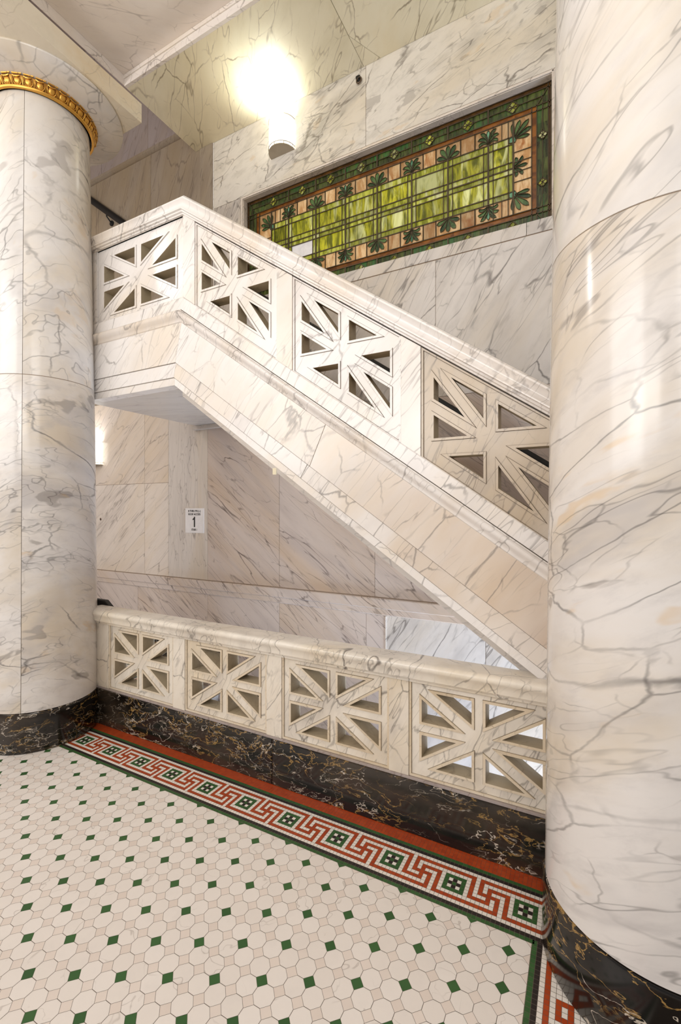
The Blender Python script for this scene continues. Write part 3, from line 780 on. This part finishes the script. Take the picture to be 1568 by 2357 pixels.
# borders
rect(X0, X1, zs[1], zs[0], 'g_brown'); rect(X0, -3.014, ZB, zs[1], 'g_brown'); rect(-.232, X1, ZB, zs[1], 'g_brown'); rect(X0, X1, zs[16], zs[15], 'g_brown')
def split(xa, xb, z0, z1, m):
    n = max(1, round((xb-xa)/.155)); 
    for i in range(n): rect(xa+(xb-xa)*i/n, xa+(xb-xa)*(i+1)/n, z0, z1, m)
split(-3.014, -.232, zs[2], zs[1], 'g_green'); split(-3.014, -.232, zs[3], zs[2], 'g_green')
split(-3.014, -.232, zs[14], zs[13], 'g_green'); split(-3.014, -.232, zs[15], zs[14], 'g_green')
for xa, xb in ((-3.014, -2.965), (-2.965, OA0), (OA1, -.27), (-.27, -.232)):
    for i in range(6): z = zs[13]+(zs[3]-zs[13])*i/6; rect(xa, xb, z, z+(zs[3]-zs[13])/6, 'g_green')
split(OA0, OA1, zs[4], zs[3], 'g_orange'); split(OA0, OA1, zs[13], zs[12], 'g_orange')
for i in range(4):
    z = zs[12]+(zs[4]-zs[12])*i/4
    for xa, xb in ((OA0, OB0), (OB1, OA1)): rect(xa, xb, z, z+(zs[4]-zs[12])/4, 'g_orange')
for z in (zs[1], zs[3], zs[4], zs[12], zs[13], zs[15]): came([(X0, z), (X1, z)], .007)
for z in (zs[2], zs[14]): came([(-2.965, z), (-.27, z)], .005)
for x in (-3.014, OA0, OB0, OB1, OA1, -.232): came([(x, ZB), (x, zs[0] if x in (-3.014, -.232) else zs[3])], .007)
for x in (-2.965, -.27): came([(x, zs[14]), (x, zs[2])], .005)
came([(X0, ZB), (X1, ZB), (X1, ZT), (X0, ZT)], .012, closed=True)
for sx, xa, xb in ((1, -3.014, OA0), (-1, -.232, OA1)):
    came([(xa, zs[1]), (xb, zs[3])], .007); came([(xa, zs[15]), (xb, zs[13])], .007)
# peach field and the green field
BX = [XE0]+VX+[XE1]
for (z0, z1) in ((zs[5], zs[4]), (zs[12], zs[11])): rect(OB0, OB1, z0, z1, 'g_peach', YG+.001)
for (xa, xb) in ((OB0, XE0), (XE1, OB1)): rect(xa, xb, zs[11], zs[5], 'g_peach', YG+.001)
rows = [(zs[6], zs[5], 's'), (zs[7], zs[6], 'b'), (zs[8], zs[7], 's'), (zs[9], zs[8], 's'), (zs[10], zs[9], 'b'), (zs[11], zs[10], 's')]
sw = .036
for i in range(len(BX)-1):
    xa, xb = BX[i], BX[i+1]
    for ri, (z0, z1, k) in enumerate(rows):
        rect(xa, xa+sw, z0, z1, 'g_strip'); rect(xb-sw, xb, z0, z1, 'g_strip')
        m = 'g_strip' if k == 's' else 'g_lime'
        if k == 'b' and i == 1 and ri == 4: m = 'g_clear'
        rect(xa+sw, xb-sw, z0, z1, m)
    came([(xa+sw, zs[5]), (xa+sw, zs[11])], .006); came([(xb-sw, zs[5]), (xb-sw, zs[11])], .006)
for x in BX: came([(x, zs[4] if x in (XE0, XE1) else zs[5]), (x, zs[12] if x in (XE0, XE1) else zs[11])], .012, YG-.004, .007)
for z in zs[5:12]: came([(XE0, z), (XE1, z)], .008 if z != zs[8] else .010)
# peach blocks between the palmettes
for i in range(len(BX)-1):
    xm = (BX[i]+BX[i+1])/2; w = .055
    for z0, z1 in ((zs[5], zs[4]), (zs[12], zs[11])):
        rect(xm-w, xm+w, z0, z1, 'g_peach', YG-.0005)
        for x in (xm-w, xm+w): came([(x, z0), (x, z1)], .006)
for xa, xb in ((OB0, XE0), (XE1, OB1)):
    for zc_ in (4.36, 4.21):
        for z in (zc_-.038, zc_+.038): came([(xa, z), (xb, z)], .006)
# diamonds of four lights in the green border
def diamond(cx, cz, h=.046):
    P = [(cx-h, cz), (cx, cz-h), (cx+h, cz), (cx, cz+h)]
    gp(P, 'g_strip', YG-.001); came(P, .006, closed=True); came([(cx-h/2, cz-h/2), (cx+h/2, cz+h/2)], .004); came([(cx-h/2, cz+h/2), (cx+h/2, cz-h/2)], .004)
for i in range(len(BX)-1):
    xm = (BX[i]+BX[i+1])/2
    if 0 < i < len(BX)-2: diamond(xm, zs[2]); diamond(xm, zs[14])
for xm in (XE0+.02, XE1-.005): diamond(xm, zs[2]); diamond(xm, zs[14])
for zc_ in (4.46, 4.11): diamond(-2.967, zc_, .034); diamond(-.270, zc_, .034)
for x in VX: came([(x, zs[3]), (x, zs[1])], .012, YG-.004, .006); came([(x, zs[13]), (x, zs[15])], .012, YG-.004, .006)
# palmettes: fans of drop-shaped petals
def petal(ox, oz, ang, L, w, m, curl=0., neck=.25):
    n = 18; P = []
    for i in range(n+1):
        t = i/n; r = L*t; hw = 1.12*w*(math.sin(math.pi*min(1, t**2.3))**.7 if t < 1 else 0)+.0022*(1-t)
        a = ang+curl*t*t; P.append((r, hw, a))
    cxs = []; x, z = ox, oz
    for i, (r, hw, a) in enumerate(P):
        if i: x += math.cos(a)*L/n; z += math.sin(a)*L/n
        cxs.append((x, z, a, hw))
    Lf = [(x-math.sin(a)*h, z+math.cos(a)*h) for x, z, a, h in cxs]; Rt = [(x+math.sin(a)*h, z-math.cos(a)*h) for x, z, a, h in cxs]
    sl = slab()
    for i in range(n):
        gl.face([(p[0], YG-.0022, p[1]) for p in (Lf[i], Rt[i], Rt[i+1], Lf[i+1])], m, sl)
    came(Lf[2::2]+[cxs[-1][:2]]+Rt[2::2][::-1], .0030, YG-.003, .006)
def palmette(ox, oz, d, style):
    u = math.pi/2*d
    if style == 0:
        for a, L, w, c in ((0, .112, .0150, 0), (.50, .116, .0150, .15), (-.50, .116, .0150, -.15), (1.10, .098, .0145, .35), (-1.10, .098, .0145, -.35)):
            petal(ox, oz, u+a, L, w, 'g_dark', c)
        for a in (.26, -.26, .8, -.8): came([(ox, oz), (ox+math.cos(u+a)*.075, oz+math.sin(u+a)*.075)], .004)
    else:
        petal(ox, oz, u, .112, .0100, 'g_teal')
        for s in (-1, 1):
            petal(ox, oz, u+s*.16, .128, .0115, 'g_dark', s*.95)
            petal(ox, oz, u+s*.38, .110, .0105, 'g_dark', s*1.6)
            petal(ox, oz, u+s*.75, .088, .0095, 'g_dark', s*2.1)
            came([(ox, oz), (ox+math.cos(u+s*.1)*.05, oz+math.sin(u+s*.1)*.05), (ox+math.cos(u+s*.3)*.09, oz+math.sin(u+s*.3)*.09)], .004)
    for sg in (-1, 1): came([(ox+sg*.100, oz), (ox+sg*.100, oz+d*.123)], .005)
for i, x in enumerate(VX):
    st = 1 if i % 2 == 0 else 0
    palmette(x, zs[5]+.004, 1, st); palmette(x, zs[11]-.004, -1, st)
for x, s in ((XE0, -1), (XE1, 1)):
    for oz, d in ((zs[5]-.02, 1), (zs[11]+.02, -1)):
        base = math.atan2(d, s*1.0)
        for a, L, w in ((0, .155, .014), (.42, .135, .013), (-.42, .135, .013), (.84, .115, .011), (-.84, .115, .011)):
            petal(x, oz, base+a, L, w, 'g_dark')
        q = [(x-.03*s, oz-.022*d), (x+.012*s, oz-.028*d), (x+.03*s, oz+.006*d), (x+.005*s, oz+.030*d), (x-.028*s, oz+.012*d)]
        gp(q, 'g_teal', YG-.0035); came(q, .005, YG-.004, closed=True)
    for a, L, c in ((0, .10, 0), (.5, .10, .9), (-.5, .10, -.9), (.9, .08, 1.3), (-.9, .08, -1.3)):
        petal(x, 4.285, (math.pi if s < 0 else 0)+a, L, .010, 'g_dark', c)
build('leaded_glass', gl, win, flat=1)
build('lead_came', ld, win)

# ================================================================ WALL SCONCES
def sconce(cx, cz, label):
    t = thing('wall_sconce', (cx, W, cz), label, 'wall lamp', 'half-round white wall lamps')
    r = .135; a0, a1 = math.pi, 2*math.pi
    s_ = MB(); s_.revolve([(r-.006, cz+.03), (r-.004, cz+.031), (r-.004, cz+.285), (r-.008, cz+.285)], cx, W, 'shade', 32, None, a0, a1); build('lamp_shade', s_, t, smooth=True)
    b = MB(); n = 32
    pts = [(cx+r*math.cos(a0+(a1-a0)*i/n), W+r*math.sin(a0+(a1-a0)*i/n)) for i in range(n+1)]
    v = [(x, y, cz) for x, y in pts]+[(x, y, cz+.008) for x, y in pts]; k = n+1
    b.idx(v, [tuple(range(k)), tuple(range(2*k-1, k-1, -1))]+[(i, i+1, i+1+k, i+k) for i in range(n)]+[(0, k, 2*k-1, k-1)], 'nickel', slab()); build('bottom_plate', b, t)
    for zz in (.032, .288):
        m = MB(); m.tube([(x, y, cz+zz) for x, y in pts], .0035, 'nickel', 8); build('rim', m, t, smooth=True)
    for q in (.06, .28, .5, .72, .94):
        a = a0+(a1-a0)*q; m = MB(); m.tube([(cx+r*math.cos(a), W+r*math.sin(a), cz+.004), (cx+r*math.cos(a), W+r*math.sin(a), cz+.032)], .003, 'nickel', 6); build('post', m, t)
    return t
sconce(-2.55, 5.10, 'lit half-round white wall sconce above the stained glass window')
sconce(-5.405, 2.245, 'lit wall sconce mostly hidden behind the left column, under the landing')
def bulb(loc, power, color, ang=150):
    l = bpy.data.lights.new('sconce_bulb', 'SPOT'); l.energy = power; l.color = color; l.spot_size = math.radians(ang); l.spot_blend = .9; l.shadow_soft_size = .05
    o = bpy.data.objects.new('sconce_bulb', l); col.objects.link(o); o.location = loc; o.rotation_euler = (math.pi+.32, 0, 0)
bulb((-2.55, 3.465, 5.265), 46, (1.0, 1.0, .89), 135)
bulb((-5.405, 3.505, 2.40), 22, (.95, .97, 1.0), 125)

# ================================================================ SMALL THINGS
# stair sign
sg = thing('stair_sign', (-3.707, W-.002, 1.577), 'small white stair sign with a big black 1, on the veined marble strip', 'sign')
m = MB(); m.box(-3.843, -3.571, W-.005, W+.0005, 1.444, 1.710, 'paper'); build('plate', m, sg, bevel=.001)
def text(s, x, z, size, parent, xs=1., bold=.0):
    c = bpy.data.curves.new('lettering', 'FONT'); c.body = s; c.size = size; c.align_x = 'CENTER'; c.align_y = 'CENTER'; c.extrude = .0006; c.offset = bold
    o = bpy.data.objects.new('lettering', c); col.objects.link(o)
    bpy.context.view_layer.update()
    dg = bpy.context.evaluated_depsgraph_get(); me = bpy.data.meshes.new_from_object(o.evaluated_get(dg))
    bpy.data.objects.remove(o)
    o = bpy.data.objects.new('lettering', me); col.objects.link(o); me.materials.clear(); me.materials.append(M['ink'])
    o.parent = parent; pl = parent.location
    o.location = (x-pl.x, W-.0058-pl.y, z-pl.z); o.rotation_euler = (math.pi/2, 0, 0); o.scale = (xs, 1, 1)
    return o
sx = -3.707
text('B THRU PH (--)', sx, 1.679, .030, sg, .92, .0006); text('ROOF ACCESS', sx, 1.644, .030, sg, .92, .0006)
nm = MB(); nm.prism([(sx-.006, 1.507), (sx+.010, 1.507), (sx+.010, 1.619), (sx-.002, 1.619), (sx-.010, 1.603), (sx-.025, 1.595), (sx-.025, 1.582), (sx-.006, 1.588)], W-.0066, W-.0052, 'ink')
build('numeral', nm, sg); text('STAIR 1', sx, 1.478, .030, sg, .82, .0006)
# ring bolt near the ceiling
rg = thing('ring_bolt', (-1.736, W, 5.45), 'small dark metal ring bolt high on the wall beside the joint', 'hook')
m = MB(); m.box(-1.765, -1.727, W-.012, W-.0005, 5.462, 5.492, 'iron'); build('plate', m, rg, bevel=.002)
m = MB(); m.tube([(-1.734+.022*math.cos(a), W-.012+.006*math.sin(a), 5.443+.030*math.sin(a)) for a in [2*math.pi*i/24 for i in range(25)]], .0065, 'chrome', 10); build('ring', m, rg, smooth=True)
m = MB(); m.tube([(-1.734, W-.012, 5.455), (-1.734, W-.0005, 5.445)], .016, 'iron', 14); build('boss', m, rg, smooth=True)
# little clip on the string's lower edge
m = MB(); m.box(-1.708, -1.682, YS-.004, YS+.006, 1.915, 1.955, 'ivory')
build('cable_clip', m, origin=(-1.695, YS, 1.93), label='tiny cream clip on the lower edge of the sloping stair string', category='clip')
m = MB(); m.revolve([(0, -.004), (.012, -.003), (.016, 0), (.016, .003)], 0, 0, 'chrome', 18)
m.v = [(-5.31+x, W-.001+z*1.0-.002, 1.576+y) for x, y, z in m.v]
build('wall_stud', m, origin=(-5.31, W, 1.576), smooth=True, label='small round metal stud in the wall beside the left column', category='stud')
